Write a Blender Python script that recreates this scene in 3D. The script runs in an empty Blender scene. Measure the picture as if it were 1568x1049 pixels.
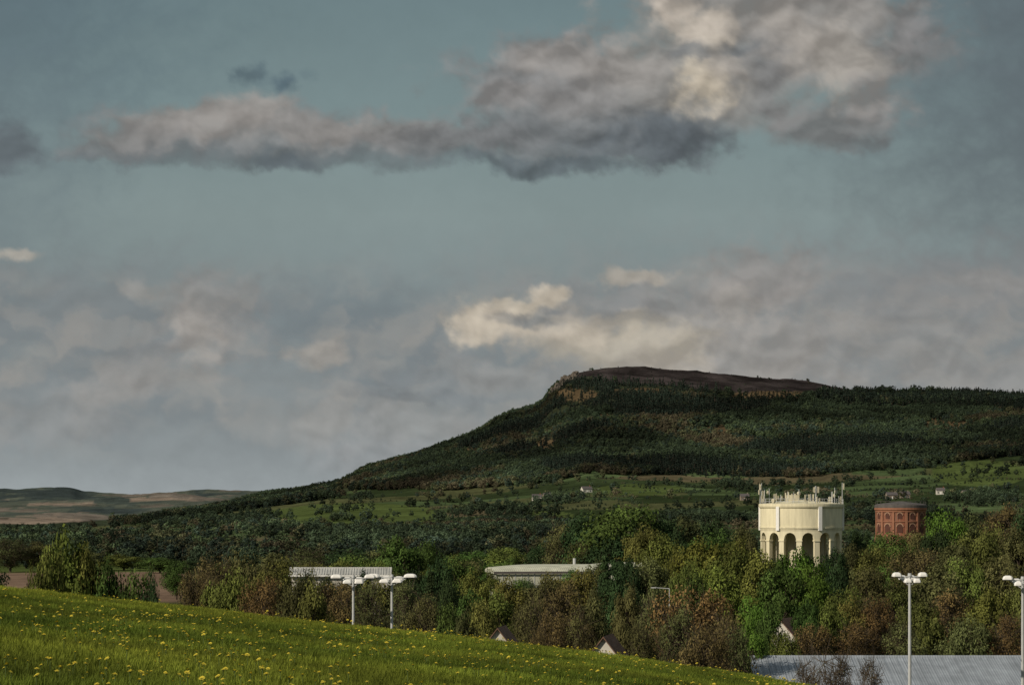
import bpy, math, random
import numpy as np
from mathutils import Vector, noise, Matrix

random.seed(7); rng = np.random.default_rng(7)
scene = bpy.context.scene
scene.view_settings.view_transform = 'Standard'
scene.view_settings.look = 'None'
scene.view_settings.exposure = 0
F = 4446.0; CX = 784.0; HY = 770.0      # telephoto survey constants (bearing / elevation units)

# ------------------------------------------------------------------ terrain
def P(pts):
    a = np.array(pts, float); return a[:, 0], a[:, 1]
ROWS = [
 (420,  P([(0,1007),(1568,1007)])),
 (700,  P([(0,918),(400,915),(1568,900)])),
 (1000, P([(0,874),(1568,868)])),
 (1500, P([(0,842),(1568,836)])),
 (2200, P([(-200,826),(200,824),(400,814),(700,806),(1000,796),(1568,782)])),
 (3000, P([(-200,812),(0,812),(200,808),(400,782),(520,765),(700,757),(900,733),(1200,738),(1568,714),(2000,700)])),
 (3400, P([(-200,806),(0,806),(200,802),(400,772),(520,752),(700,722),(900,690),(1200,690),(1568,672),(2000,670)])),
 (4200, P([(-300,802),(100,802),(200,800),(300,787),(350,776),(400,763),(460,757),(510,750),(540,730),(560,719),(600,707),(640,697),(680,681),(720,667),
           (740,656),(760,640),(780,631),(815,624),(832,614),(842,598),(856,582),(870,574),(900,567),(930,563),(1000,564),(1080,568),(1130,575),(1200,581),
           (1250,587),(1340,600),(1450,601),(1568,606),(1800,620),(2300,660)])),
 (4900, P([(-300,800),(200,798),(400,785),(510,775),(700,690),(900,600),(1300,612),(1568,622),(2300,690)])),
 (6500, P([(-300,786),(400,784),(900,760),(1568,760)])),
 (8000, P([(-300,760),(0,768),(120,764),(180,760),(260,756),(330,762),(420,768),(1568,768)])),
 (8600, P([(-300,775),(0,775),(420,772),(1568,768)])),
 (10500,P([(-400,752),(-100,744),(0,748),(110,747),(125,752),(200,758),(290,752),(420,751),(560,757),(1568,757)])),
 (13000,P([(0,762),(1568,762)])),
 (34000,P([(0,771),(1568,771)])),
]
RY = np.array([r[0] for r in ROWS], float)
def fbm(x, y, s, o=4):
    return noise.fractal(Vector((x/s, y/s, 3.7)), 0.9, 2.1, o)
def height(x, y):
    r = math.hypot(x, y)
    th = math.atan2(x, y)
    c = max(-0.36, min(0.36, th))
    px = CX + F*math.tan(c)
    D = y if abs(th) <= 0.36 else r*math.cos(c)
    xs = max(-60, min(60, x))
    zn = -1.7 - 0.105*xs - (0.004*xs*xs if 0 < xs < 12 else (0.576 if xs >= 12 else 0)) - 0.03*max(y, -30)
    zn += 0.10*fbm(x, y, 14, 2)
    if y > 86: zn -= 0.0024*(y-86)**2
    if D >= 420:
        zs = [(HY-np.interp(px, *r[1]))/F*r[0] for r in ROWS]
        i = int(np.searchsorted(RY, D)) ; i = max(1, min(len(RY)-1, i))
        t = min(1, max(0, (D-RY[i-1])/(RY[i]-RY[i-1])))
        if RY[i] == 4200: t = t**0.93
        z = zs[i-1]*(1-t)+zs[i]*t
    else:
        z = (HY-1007)/F*420
    if D > 1200:
        a = 1.5 if D < 2900 else 6.0
        if D > 4000: a = 3.0
        if D > 5000: a = 8
        z += a*fbm(x, y, 170, 5)*min(1, (D-1200)/600)
        if 3300 < D < 4300: z += 2.2*fbm(x, y, 32, 3)
    if D < 420:
        t = min(1, max(0, (D-100)/150.0)); t = t*t*(3-2*t)
        zc = max(zn, z-1)
        z = zc*(1-t)+z*t if y > 86 else zn
        if y > 86 and D <= 100: z = zn
    return z
ANG = []
a = -180.0
while a < 180:
    ANG.append(a)
    if -11.6 <= a < 11.6: a += 0.06
    elif -30 <= a < 30: a += 0.8
    else: a += 6
ANG = np.radians(np.array(ANG))
RAD = list(np.geomspace(1.5, 24, 14)) + list(np.arange(26, 130, 2.0)) + list(np.arange(135, 420, 12)) + list(np.arange(425, 1100, 22)) \
    + list(np.arange(1110, 3000, 18)) + list(np.arange(3010, 4300, 14)) + list(np.arange(4330, 5200, 60)) + list(np.arange(5300, 11500, 110)) + list(np.geomspace(11800, 35000, 10))

NS = 330
seeds = np.stack([rng.uniform(-900, 900, NS), rng.uniform(1000, 3350, NS)], 1)
seedc = rng.uniform(0, 1, (NS, 2))
def parcel(x, y):
    d = ((seeds[:, 0]-x)/1.35)**2 + (seeds[:, 1]-y)**2
    i = np.argpartition(d, 2)[:2]
    if d[i[0]] > d[i[1]]: i = i[::-1]
    return i[0], math.sqrt(d[i[1]])-math.sqrt(d[i[0]])
def proj(x, y, z): return CX+F*x/y, HY-F*z/y
def inell(px, py, L):
    for cx, cy, rx, ry in L:
        if ((px-cx)/rx)**2+((py-cy)/ry)**2 < 1: return True
    return False
HEATH = P([(830,560),(850,588),(900,584),(1000,590),(1100,601),(1240,606),(1300,600),(1345,585)])
FOOT = P([(0,700),(380,700),(450,760),(520,748),(700,752),(850,740),(900,726),(1200,732),(1420,716),(1568,700)])
BRACK = [(880,604,36,10),(835,682,20,11),(1100,660,24,8),(1455,650,42,12),(930,640,22,6),(1180,605,60,6),(985,600,50,6),(1250,668,20,5),(720,690,20,5)]
GREENF = [(545,790,140,20),(1500,725,75,20),(980,750,70,9),(830,790,50,8),(260,842,90,6)]
def groundcol(x, y, z):
    if y < 150 or abs(x) > y*0.5: return (0.092, 0.114, 0.018)
    px, py = proj(x, y, z)
    if y < 680: return (0.045, 0.05, 0.022)
    if y < 980:
        return (0.16, 0.11, 0.08) if px < 330 else (0.05, 0.065, 0.022)
    if y < 1100: return (0.06, 0.08, 0.025)
    if y > 3300 and px < 420 and inell(px+12*fbm(x, y, 300), py+3*fbm(x, y, 500), [(45, 797, 80, 6), (235, 765, 70, 3), (90, 772, 50, 2.5)]): return (0.22, 0.175, 0.14)
    if y < 3300:
        if inell(px, py, GREENF): return (0.068, 0.092, 0.030)
        i, e = parcel(x, y)
        c1, c2 = seedc[i]
        base = np.array([0.050, 0.072, 0.031])*(0.45+1.0*c1)
        if c2 > 0.9: base = np.array([0.10, 0.085, 0.05])
        elif c2 > 0.65: base = np.array([0.072, 0.078, 0.036])
        return tuple(base)
    if y < 4400:
        if px < 480: return (0.035, 0.045, 0.027)
        if inell(px, py, BRACK): return (0.095, 0.068, 0.038)
        if py < np.interp(px, *HEATH) + 4*fbm(x, y, 60) and 840 < px < 1400: 
            k = max(.4, 0.85+0.9*fbm(x, y, 50))
            return (0.041*k, 0.034*k, 0.034*k)
        return (0.030, 0.036, 0.020)
    if y < 5200: return (0.05, 0.045, 0.035)
    n = fbm(x, y*0.35, 300, 5)  # bluish far-moor tints below: distance haze put into the ground colour
    if n > 0.30: return (0.15, 0.13, 0.11)
    if n > 0.0: return (0.080, 0.092, 0.075)
    if n > -.25: return (0.052, 0.066, 0.060)
    return (0.040, 0.052, 0.052)

verts = []; cols = []
na = len(ANG)
for r in RAD:
    for th in ANG:
        x = r*math.sin(th); y = r*math.cos(th); z = height(x, y)
        verts.append((x, y, z))
        c = groundcol(x, y, z); cols.append((c[0], c[1], c[2], 1))
c0 = len(verts); verts.append((0, 0, height(0, 0.01))); cols.append((0.08, 0.105, 0.018, 1))
faces = []
for j in range(len(RAD)-1):
    for i in range(na):
        k = (i+1) % na
        faces.append((j*na+i, j*na+k, (j+1)*na+k, (j+1)*na+i))
for i in range(na): faces.append((c0, (i+1) % na, i))
me = bpy.data.meshes.new('ground'); me.from_pydata(verts, [], faces); me.update()
at = me.color_attributes.new('gcol', 'FLOAT_COLOR', 'POINT'); at.data.foreach_set('color', np.array(cols, np.float32).ravel())
me.polygons.foreach_set('use_smooth', np.ones(len(me.polygons), bool))
ground = bpy.data.objects.new('ground', me); scene.collection.objects.link(ground)
if me.polygons[2000].normal.z < 0: me.flip_normals()

# ------------------------------------------------------------------ materials
def newmat(name):
    m = bpy.data.materials.new(name); m.use_nodes = True
    nt = m.node_tree; b = nt.nodes['Principled BSDF']
    b.inputs['Roughness'].default_value = 0.85
    b.inputs['Specular IOR Level'].default_value = 0.15
    return m, nt, b
def N(nt, t, **kw):
    n = nt.nodes.new(t)
    for k, v in kw.items(): setattr(n, k, v)
    return n
def math_(nt, op, a, b=None, c=None, clamp=False):
    n = N(nt, 'ShaderNodeMath', operation=op); n.use_clamp = clamp
    for i, v in enumerate((a, b, c)):
        if v is None: continue
        if isinstance(v, (int, float)): n.inputs[i].default_value = v
        else: nt.links.new(v, n.inputs[i])
    return n.outputs[0]
def mixc(nt, fac, a, b, mode='MIX'):
    n = N(nt, 'ShaderNodeMix', data_type='RGBA', blend_type=mode)
    for s, v in ((n.inputs[0], fac), (n.inputs[6], a), (n.inputs[7], b)):
        if isinstance(v, (int, float)): s.default_value = v
        elif isinstance(v, tuple): s.default_value = (*v, 1) if len(v) == 3 else v
        else: nt.links.new(v, s)
    return n.outputs[2]
def maprange(nt, v, a, b, c=0, d=1, smooth=False):
    n = N(nt, 'ShaderNodeMapRange'); n.interpolation_type = 'SMOOTHSTEP' if smooth else 'LINEAR'
    nt.links.new(v, n.inputs[0])
    for i, q in enumerate((a, b, c, d)): n.inputs[i+1].default_value = q
    return n.outputs[0]
def noisetex(nt, vec, scale, detail=4, rough=0.55):
    n = N(nt, 'ShaderNodeTexNoise'); n.inputs['Scale'].default_value = scale
    n.inputs['Detail'].default_value = detail; n.inputs['Roughness'].default_value = rough
    if vec is not None: nt.links.new(vec, n.inputs['Vector'])
    return n

gm, nt, b = newmat('ground_mat')
g = N(nt, 'ShaderNodeNewGeometry'); att = N(nt, 'ShaderNodeAttribute', attribute_name='gcol')
n1 = noisetex(nt, g.outputs['Position'], 0.012, 6, 0.6); n2 = noisetex(nt, g.outputs['Position'], 0.35, 6, 0.65)
n3 = noisetex(nt, g.outputs['Position'], 9, 4, 0.7); n4 = noisetex(nt, g.outputs['Position'], 0.06, 5, 0.7)
f1 = maprange(nt, n1.outputs['Fac'], 0.3, 0.7, 0.65, 1.35)
f2 = maprange(nt, n2.outputs['Fac'], 0.3, 0.7, 0.7, 1.3)
f3 = maprange(nt, n3.outputs['Fac'], 0.3, 0.7, 0.7, 1.3)
f4 = maprange(nt, n4.outputs['Fac'], 0.3, 0.7, 0.7, 1.3)
f = math_(nt, 'MULTIPLY', math_(nt, 'MULTIPLY', math_(nt, 'MULTIPLY', f1, f2), f3), f4)
vm = N(nt, 'ShaderNodeVectorMath', operation='SCALE'); nt.links.new(att.outputs['Color'], vm.inputs[0]); nt.links.new(f, vm.inputs['Scale'])
nt.links.new(vm.outputs[0], b.inputs['Base Color']); b.inputs['Specular IOR Level'].default_value = 0.0
b.inputs['Roughness'].default_value = 1
me.materials.append(gm)

def leafmat(name, inst):
    m, nt, b = newmat(name)
    if inst:
        a_ = N(nt, 'ShaderNodeAttribute', attribute_type='INSTANCER', attribute_name='tint'); col = a_.outputs['Color']
    else:
        a_ = N(nt, 'ShaderNodeObjectInfo'); col = a_.outputs['Color']
    tc = N(nt, 'ShaderNodeTexCoord')
    la = N(nt, 'ShaderNodeAttribute', attribute_name='lv')
    nz = noisetex(nt, tc.outputs['Object'], 0.45, 3)
    lo, hi = (.65, 1.35) if inst else (.42, 1.65)
    f = math_(nt, 'MULTIPLY', maprange(nt, nz.outputs['Fac'], 0.3, 0.7, 0.6, 1.4), maprange(nt, la.outputs['Fac'], 0, 1, lo, hi))
    vm = N(nt, 'ShaderNodeVectorMath', operation='SCALE'); nt.links.new(col, vm.inputs[0]); nt.links.new(f, vm.inputs['Scale'])
    nt.links.new(vm.outputs[0], b.inputs['Base Color'])
    b.inputs['Specular IOR Level'].default_value = 0.1
    tr = N(nt, 'ShaderNodeBsdfTranslucent'); nt.links.new(vm.outputs[0], tr.inputs['Color'])
    mx = N(nt, 'ShaderNodeMixShader'); mx.inputs[0].default_value = 0.12
    nt.links.new(b.outputs[0], mx.inputs[1]); nt.links.new(tr.outputs[0], mx.inputs[2])
    nt.links.new(mx.outputs[0], nt.nodes['Material Output'].inputs['Surface'])
    return m
LEAF = leafmat('leaf_foliage', False); LEAFI = leafmat('leaf_foliage_mass', True)
def plain(name, col, rough=0.8, nscale=1.0, amt=0.25, metal=0, streak=False):
    m, nt, b = newmat(name)
    tc = N(nt, 'ShaderNodeTexCoord'); v = tc.outputs['Object']
    if streak:
        mp = N(nt, 'ShaderNodeMapping'); mp.inputs['Scale'].default_value = (1, 1, 0.12); nt.links.new(v, mp.inputs[0]); v = mp.outputs[0]
    nz = noisetex(nt, v, nscale, 6, 0.65)
    f = maprange(nt, nz.outputs['Fac'], 0.3, 0.7, 1-amt, 1+amt)
    vm = N(nt, 'ShaderNodeVectorMath', operation='SCALE'); vm.inputs[0].default_value = col; nt.links.new(f, vm.inputs['Scale'])
    nt.links.new(vm.outputs[0], b.inputs['Base Color']); b.inputs['Roughness'].default_value = rough; b.inputs['Metallic'].default_value = metal
    return m
BARK = plain('bark', (0.06, 0.046, 0.034), nscale=3)
TWIG = plain('twig_bark', (0.080, 0.062, 0.042), nscale=3)
CREAM = plain('cream_painted_concrete', (0.70, 0.64, 0.45), nscale=1.1, amt=0.18, streak=True)
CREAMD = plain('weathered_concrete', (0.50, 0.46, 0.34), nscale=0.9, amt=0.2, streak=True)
STEEL = plain('galvanised_steel', (0.45, 0.46, 0.46), 0.5, 4, 0.1)
WHITE = plain('white_paint', (0.78, 0.77, 0.74), 0.5, 2, 0.08)
DARKG = plain('dark_glass', (0.03, 0.035, 0.04), 0.2, 2, 0.1)
SLATE = plain('slate_roof', (0.10, 0.09, 0.09), 0.8, 2, 0.25)
TILE = plain('clay_roof_tiles', (0.15, 0.09, 0.065), 0.8, 2, 0.3)
RENDER = plain('white_render', (0.55, 0.52, 0.46), 0.9, 1, 0.1)
LEAD = plain('lead_roof', (0.10, 0.09, 0.085), 0.7, 1, 0.2)
TERRA = plain('terracotta_trim', (0.28, 0.13, 0.08), 0.8, 1, 0.15)
BUFF = plain('buff_brick_arch', (0.34, 0.21, 0.14), 0.8, 1, 0.15)
def brickmat(name, c1, c2, sc):
    m, nt, b = newmat(name); tc = N(nt, 'ShaderNodeTexCoord')
    br = N(nt, 'ShaderNodeTexBrick'); br.inputs['Scale'].default_value = sc
    br.inputs['Color1'].default_value = (*c1, 1); br.inputs['Color2'].default_value = (*c2, 1); br.inputs['Mortar'].default_value = (0.25, 0.2, 0.16, 1)
    nt.links.new(tc.outputs['Object'], br.inputs['Vector'])
    nz = noisetex(nt, tc.outputs['Object'], 0.7, 5)
    o = mixc(nt, 1.0, br.outputs['Color'], mixc(nt, nz.outputs['Fac'], (0.6, 0.6, 0.6), (1.3, 1.3, 1.3)), 'MULTIPLY')
    nt.links.new(o, b.inputs['Base Color']); return m
BRICK = brickmat('red_brick', (0.26, 0.095, 0.055), (0.20, 0.075, 0.045), 2.0)
STONE = brickmat('stone_wall', (0.30, 0.26, 0.20), (0.22, 0.19, 0.15), 1.5)
def roofmat(name, col, sc):
    m, nt, b = newmat(name); tc = N(nt, 'ShaderNodeTexCoord')
    nz = noisetex(nt, tc.outputs['Object'], 0.5, 6)
    w = N(nt, 'ShaderNodeTexWave'); w.inputs['Scale'].default_value = sc; nt.links.new(tc.outputs['Object'], w.inputs[0])
    f = math_(nt, 'MULTIPLY', maprange(nt, nz.outputs['Fac'], .3, .7, .75, 1.2), maprange(nt, w.outputs['Fac'], 0, 1, 0.8, 1.1))
    vm = N(nt, 'ShaderNodeVectorMath', operation='SCALE'); vm.inputs[0].default_value = col; nt.links.new(f, vm.inputs['Scale'])
    nt.links.new(vm.outputs[0], b.inputs['Base Color']); b.inputs['Roughness'].default_value = 0.6; return m
METALROOF = roofmat('corrugated_roof', (0.27, 0.30, 0.34), 1.2)
PALEROOF = roofmat('pale_roof', (0.50, 0.50, 0.40), 0.8)
LIGHTROOF = roofmat('light_roof', (.42, .42, .40), 1)

# ------------------------------------------------------------------ mesh helper
class MB:
    def __init__(s): s.v = []; s.f = []; s.m = []
    def add(s, v, f, m=0):
        o = len(s.v); s.v += [tuple(q) for q in v]; s.f += [tuple(i+o for i in q) for q in f]; s.m += [m]*len(f)
    def box(s, cx, cy, cz, sx, sy, sz, m=0, rz=0):
        c, n = math.cos(rz), math.sin(rz); v = []
        for z in (-.5, .5):
            for x, y in ((-.5, -.5), (.5, -.5), (.5, .5), (-.5, .5)):
                X, Y = x*sx, y*sy; v.append((cx+X*c-Y*n, cy+X*n+Y*c, cz+z*sz))
        s.add(v, [(3,2,1,0),(4,5,6,7),(0,1,5,4),(1,2,6,5),(2,3,7,6),(3,0,4,7)], m)
    def tube(s, p0, p1, r0, r1, n=6, m=0, caps=False):
        p0 = Vector(p0); p1 = Vector(p1); d = (p1-p0).normalized()
        u = d.orthogonal().normalized(); w = d.cross(u); v = []
        for p, r in ((p0, r0), (p1, r1)):
            for i in range(n):
                a = 2*math.pi*i/n; v.append(p+u*math.cos(a)*r+w*math.sin(a)*r)
        f = [(i, (i+1) % n, n+(i+1) % n, n+i) for i in range(n)]
        if caps: f += [tuple(range(n))[::-1], tuple(range(n, 2*n))]
        s.add(v, f, m)
    def lathe(s, prof, n=64, m=0, cx=0, cy=0):
        v = []; f = []
        for r, z in prof:
            for i in range(n):
                a = 2*math.pi*i/n; v.append((cx+r*math.cos(a), cy+r*math.sin(a), z))
        for j in range(len(prof)-1):
            for i in range(n): k = (i+1) % n; f.append((j*n+i, j*n+k, (j+1)*n+k, (j+1)*n+i))
        s.add(v, f, m)
    def mesh(s, name, mats):
        me = bpy.data.meshes.new(name); me.from_pydata(s.v, [], s.f); me.update()
        for m in mats: me.materials.append(m)
        me.polygons.foreach_set('material_index', np.array(s.m, np.int32)); return me
    def obj(s, name, mats, parent=None, loc=None, rz=0):
        o = bpy.data.objects.new(name, s.mesh(name, mats)); scene.collection.objects.link(o)
        if parent: o.parent = parent
        if loc: o.location = loc
        o.rotation_euler.z = rz
        return o
def empty(name, loc, rz=0):
    o = bpy.data.objects.new(name, None); scene.collection.objects.link(o); o.location = loc; o.rotation_euler.z = rz; return o
def bear(px, D): return (px-CX)/F*D
def elev(py, D): return (HY-py)/F*D

# ------------------------------------------------------------------ water tower
D = 680; wx = bear(1227, D); gz = height(wx, D)
wt = empty('water_tower', (wx, D, 0))
R = 9.6
zt = elev(775, D); zb = elev(812, D)
mb = MB(); mb.lathe([(R-0.9, zb-0.02), (R-0.1, zb), (R, zb+0.4), (R, zt-0.5), (R+0.2, zt-0.35), (R+0.35, zt), (R+0.35, zt+0.55), (R+0.05, zt+0.6), (R-0.4, zt+0.62), (0.01, zt+1.5)], 72)
mb.lathe([(R+0.05, zb+0.55), (R+0.16, zb+0.55), (R+0.16, zb+0.85), (R+0.05, zb+0.85)], 72)
mb.lathe([(R-0.9, zb-0.02), (3.0, zb+0.5)], 72)
mb.obj('tank', [CREAM], wt)
mb = MB()
for k in range(6):
    a = math.radians(-90+20.7+60*k)
    mb.box((R+0.12)*math.cos(a), (R+0.12)*math.sin(a), (zt+zb)/2, 0.5, 0.85, zt-zb-0.1, 0, a)
mb.obj('pilasters', [WHITE], wt)
mb = MB(); NC = 14; ro = R-0.05; ri = R-1.0; zs = zb-2.2
for k in range(NC):
    a0 = 2*math.pi*k/NC + 0.07
    def ring(al, z): return [(ri*math.cos(al), ri*math.sin(al), z), (ro*math.cos(al), ro*math.sin(al), z)]
    w = 2*math.pi/NC; hc = 0.066
    v = []
    for al in (a0-hc, a0+hc):
        for z in (gz-1, zb-0.03): v += ring(al, z)
    mb.add(v, [(0,1,3,2), (5,4,6,7), (1,5,7,3), (4,0,2,6)])
    nseg = 12; v = []; f = []
    half = (w-2*hc)/2
    for i in range(nseg+1):
        t = -1+2*i/nseg; al = a0+w/2+t*half
        za = zs+math.sqrt(max(0, 1-t*t))*1.75
        v += ring(al, za)+ring(al, zb-0.03)
    for i in range(nseg):
        o = 4*i; f += [(o, o+1, o+5, o+4)[::-1], (o+1, o+5, o+7, o+3), (o+4, o, o+2, o+6)]
    mb.add(v, f)
    a = a0; mb.box((ro-.45)*math.cos(a), (ro-.45)*math.sin(a), zs-0.1, 1.15, 1.5, 0.3, 0, a)
mb.obj('arcade_columns', [CREAM], wt)
mb = MB(); mb.lathe([(3.2, gz-1), (3.2, zb+0.45)], 32)
for k in range(6):
    a = 2*math.pi*(k+.3)/6; mb.tube((6*math.cos(a), 6*math.sin(a), gz-1), (6*math.cos(a), 6*math.sin(a), zb+.2), 0.4, 0.4, 10)
mb.obj('central_shaft', [CREAMD], wt)
mb = MB()
nr = 40
for k in range(nr):
    a = 2*math.pi*k/nr; x, y = (R+.15)*math.cos(a), (R+.15)*math.sin(a); a2 = 2*math.pi*(k+1)/nr
    mb.tube((x, y, zt+.55), (x, y, zt+1.75), .05, .05, 4)
    for h in (1.15, 1.75): mb.tube((x, y, zt+h), ((R+.15)*math.cos(a2), (R+.15)*math.sin(a2), zt+h), .05, .05, 4)
mb.obj('roof_railing', [STEEL], wt)
mb = MB(); rr = random.Random(5)
for k in range(24):
    a = 2*math.pi*k/24+rr.uniform(-.1, .1); rad = R-rr.choice([0.0, 0.0, 2.5]); x, y = rad*math.cos(a), rad*math.sin(a); h = rr.uniform(2.2, 5.6)
    mb.tube((x, y, zt+.5), (x, y, zt+h), .09, .07, 6, 0, True)
    if rr.random() < .6:
        for da in (-.05, .05):
            mb.box((rad+.35)*math.cos(a+da), (rad+.35)*math.sin(a+da), zt+h-.9, .18, .28, rr.uniform(1.0, 1.7), 1, a)
            mb.tube((x, y, zt+h-.9), ((rad+.35)*math.cos(a+da), (rad+.35)*math.sin(a+da), zt+h-.9), .04, .04, 4)
    elif rr.random() < .7:
        c = Vector((x, y, zt+h-1)); d = Vector((math.cos(a), math.sin(a), 0)); mb.tube(c+d*.1, c+d*.45, .25, .5, 12, 1, True)
mb.box(-2, 1, zt+1.9, 3, 3, 1.5, 1)
mb.obj('antennas', [STEEL, CREAMD], wt)

# ------------------------------------------------------------------ brick tower
D = 760; bx = bear(1379, D); gz2 = height(bx, D)
bt = empty('brick_water_tower', (bx, D, 0)); r = 6.35; z1 = elev(779, D)
mb = MB(); mb.lathe([(r+.5, gz2-1), (r+.5, z1-7.6), (r+.15, z1-7.2), (r, z1-7.1), (r, z1)], 48); mb.obj('walls', [BRICK], bt)
mb = MB(); mb.lathe([(r+.02, z1-.8), (r+.25, z1-.8), (r+.25, z1-.5), (r+.5, z1-.2), (r+.5, z1+.25), (r+.1, z1+.3)], 48)
mb.lathe([(r+.02, z1-3.4), (r+.2, z1-3.4), (r+.2, z1-3.15), (r+.02, z1-3.15)], 48)
mb.lathe([(r+.02, z1-7.2), (r+.35, z1-7.2), (r+.35, z1-6.9), (r+.02, z1-6.9)], 48)
for k in range(12):
    a = 2*math.pi*k/12+.1; mb.box((r+.12)*math.cos(a), (r+.12)*math.sin(a), z1-3.85, .34, .6, 6.0, 0, a)
mb.obj('terracotta_bands', [TERRA], bt)
mb = MB()
for k in range(12):
    a = 2*math.pi*(k+.5)/12+.1
    for zc, hh, ww in ((z1-2.1, .9, .6), (z1-5.4, 1.5, .75)):
        def pt(o, z, q): return ((r+q)*math.cos(a)-o*math.sin(a), (r+q)*math.sin(a)+o*math.cos(a), z)
        prof = [(-ww, zc-hh/2), (ww, zc-hh/2)]+[(ww*math.cos(t), zc+hh/2+ww*math.sin(t)) for t in np.linspace(0, math.pi, 8)]
        mb.add([pt(o, z, .06) for o, z in prof], [tuple(range(len(prof)))], 0)
        for i in range(7):
            t0, t1 = math.pi*i/7, math.pi*(i+1)/7
            mb.add([pt(q*math.cos(t), zc+hh/2+q*math.sin(t), .14) for q, t in ((ww, t0), (ww+.25, t0), (ww+.25, t1), (ww, t1))], [(0, 1, 2, 3)], 1)
mb.obj('arched_windows', [plain('recess_shade_brick', (.09, .04, .03)), BUFF], bt)  # flat panels, the shade of a recess put into dark brick colour
mb = MB(); mb.lathe([(r+.45, z1+.3), (r+.45, z1+1.0), (r+.2, z1+1.1), (r-.3, z1+1.3), (0.01, z1+2.0)], 48)
mb.obj('roof', [LEAD], bt)
mb = MB()
for k in range(24):
    a = 2*math.pi*k/24; a2 = 2*math.pi*(k+1)/24; q = r+.2
    mb.tube((q*math.cos(a), q*math.sin(a), z1+1), (q*math.cos(a), q*math.sin(a), z1+2), .04, .04, 4)
    mb.tube((q*math.cos(a), q*math.sin(a), z1+2), (q*math.cos(a2), q*math.sin(a2), z1+2), .04, .04, 4)
mb.obj('railing', [LEAD], bt)

# ------------------------------------------------------------------ lamps
def lamp(px, topy, D, halfw, rz, two=False):
    x = bear(px, D); g0 = height(x, D); zt = elev(topy, D); H = zt-g0
    e = empty('street_lamp', (x, D, g0), rz)
    mb = MB(); mb.tube((0, 0, -.5), (0, 0, 1.6), .22, .22, 12); mb.tube((0, 0, 1.6), (0, 0, H-.2), .17, .12, 12, 0, True); mb.box(0, 0, 0.05, .7, .7, .2)
    mb.obj('mast', [STEEL], e)
    mb = MB()
    mb.tube((-halfw*.75, 0, H-.35), (halfw*.75, 0, H-.35), .07, .07, 6, 0, True)
    mb.tube((0, -1.0, H-.65), (0, 1.0, H-.65), .07, .07, 6, 0, True)
    mb.tube((0, 0, H-1.2), (-halfw*.6, 0, H-.4), .045, .045, 6); mb.tube((0, 0, H-1.2), (halfw*.6, 0, H-.4), .045, .045, 6)
    mb.tube((0, 0, H-.3), (0, 0, H-.02), .2, .16, 10, 0, True)
    mb.obj('cross_arms', [STEEL], e)
    mb = MB()
    def lum(cx, cy, cz, L, W):
        v = []
        for s, z in ((1.0, -.12), (1.0, 0), (.82, .17), (.45, .26)):
            for sx, sy in ((-1, -.6), (-.7, -1), (.7, -1), (1, -.6), (1, .6), (.7, 1), (-.7, 1), (-1, .6)):
                v.append((cx+sx*L/2*s, cy+sy*W/2*s, cz+z))
        f = [tuple(range(8))[::-1], tuple(range(24, 32))]
        for j in range(3):
            for i in range(8): k = (i+1) % 8; f.append((j*8+i, j*8+k, j*8+8+k, j*8+8+i))
        mb.add(v, f, 0)
        mb.box(cx, cy, cz-.14, L*.7, W*.6, .05, 1)
    for s in (-1, 1):
        lum(s*halfw*.72, 0, H-.2, halfw*.5, .75)
        lum(s*halfw*.25, -1.0, H-.72, halfw*.4, .7)
        lum(s*halfw*.25, 1.0, H-.5, halfw*.4, .7)
    mb.obj('luminaires', [WHITE, DARKG], e)
lamp(541, 880, 300, 2.4, 0.05); lamp(600, 879, 305, 2.7, -0.05); lamp(1393, 877, 262, 1.65, 0.1); lamp(1566, 882, 270, 1.9, -0.1)
def arm_lamp(px, topy, D, s):
    x = bear(px, D); g0 = height(x, D); H = elev(topy, D)-g0
    e = empty('roadside_lamp', (x, D, g0)); mb = MB(); mb.tube((0, 0, -.3), (0, 0, H), .08, .05, 8); mb.tube((0, 0, H), (s*1.6, 0, H+.12), .05, .04, 6)
    mb.obj('column', [STEEL], e); mb = MB(); mb.box(s*1.9, 0, H+.12, .6, .25, .12); mb.tube((s*1.5,0,H+.12),(s*1.6,0,H+.12),.06,.1,6); mb.obj('lantern', [STEEL], e)
arm_lamp(1025, 901, 345, -1); 

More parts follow.
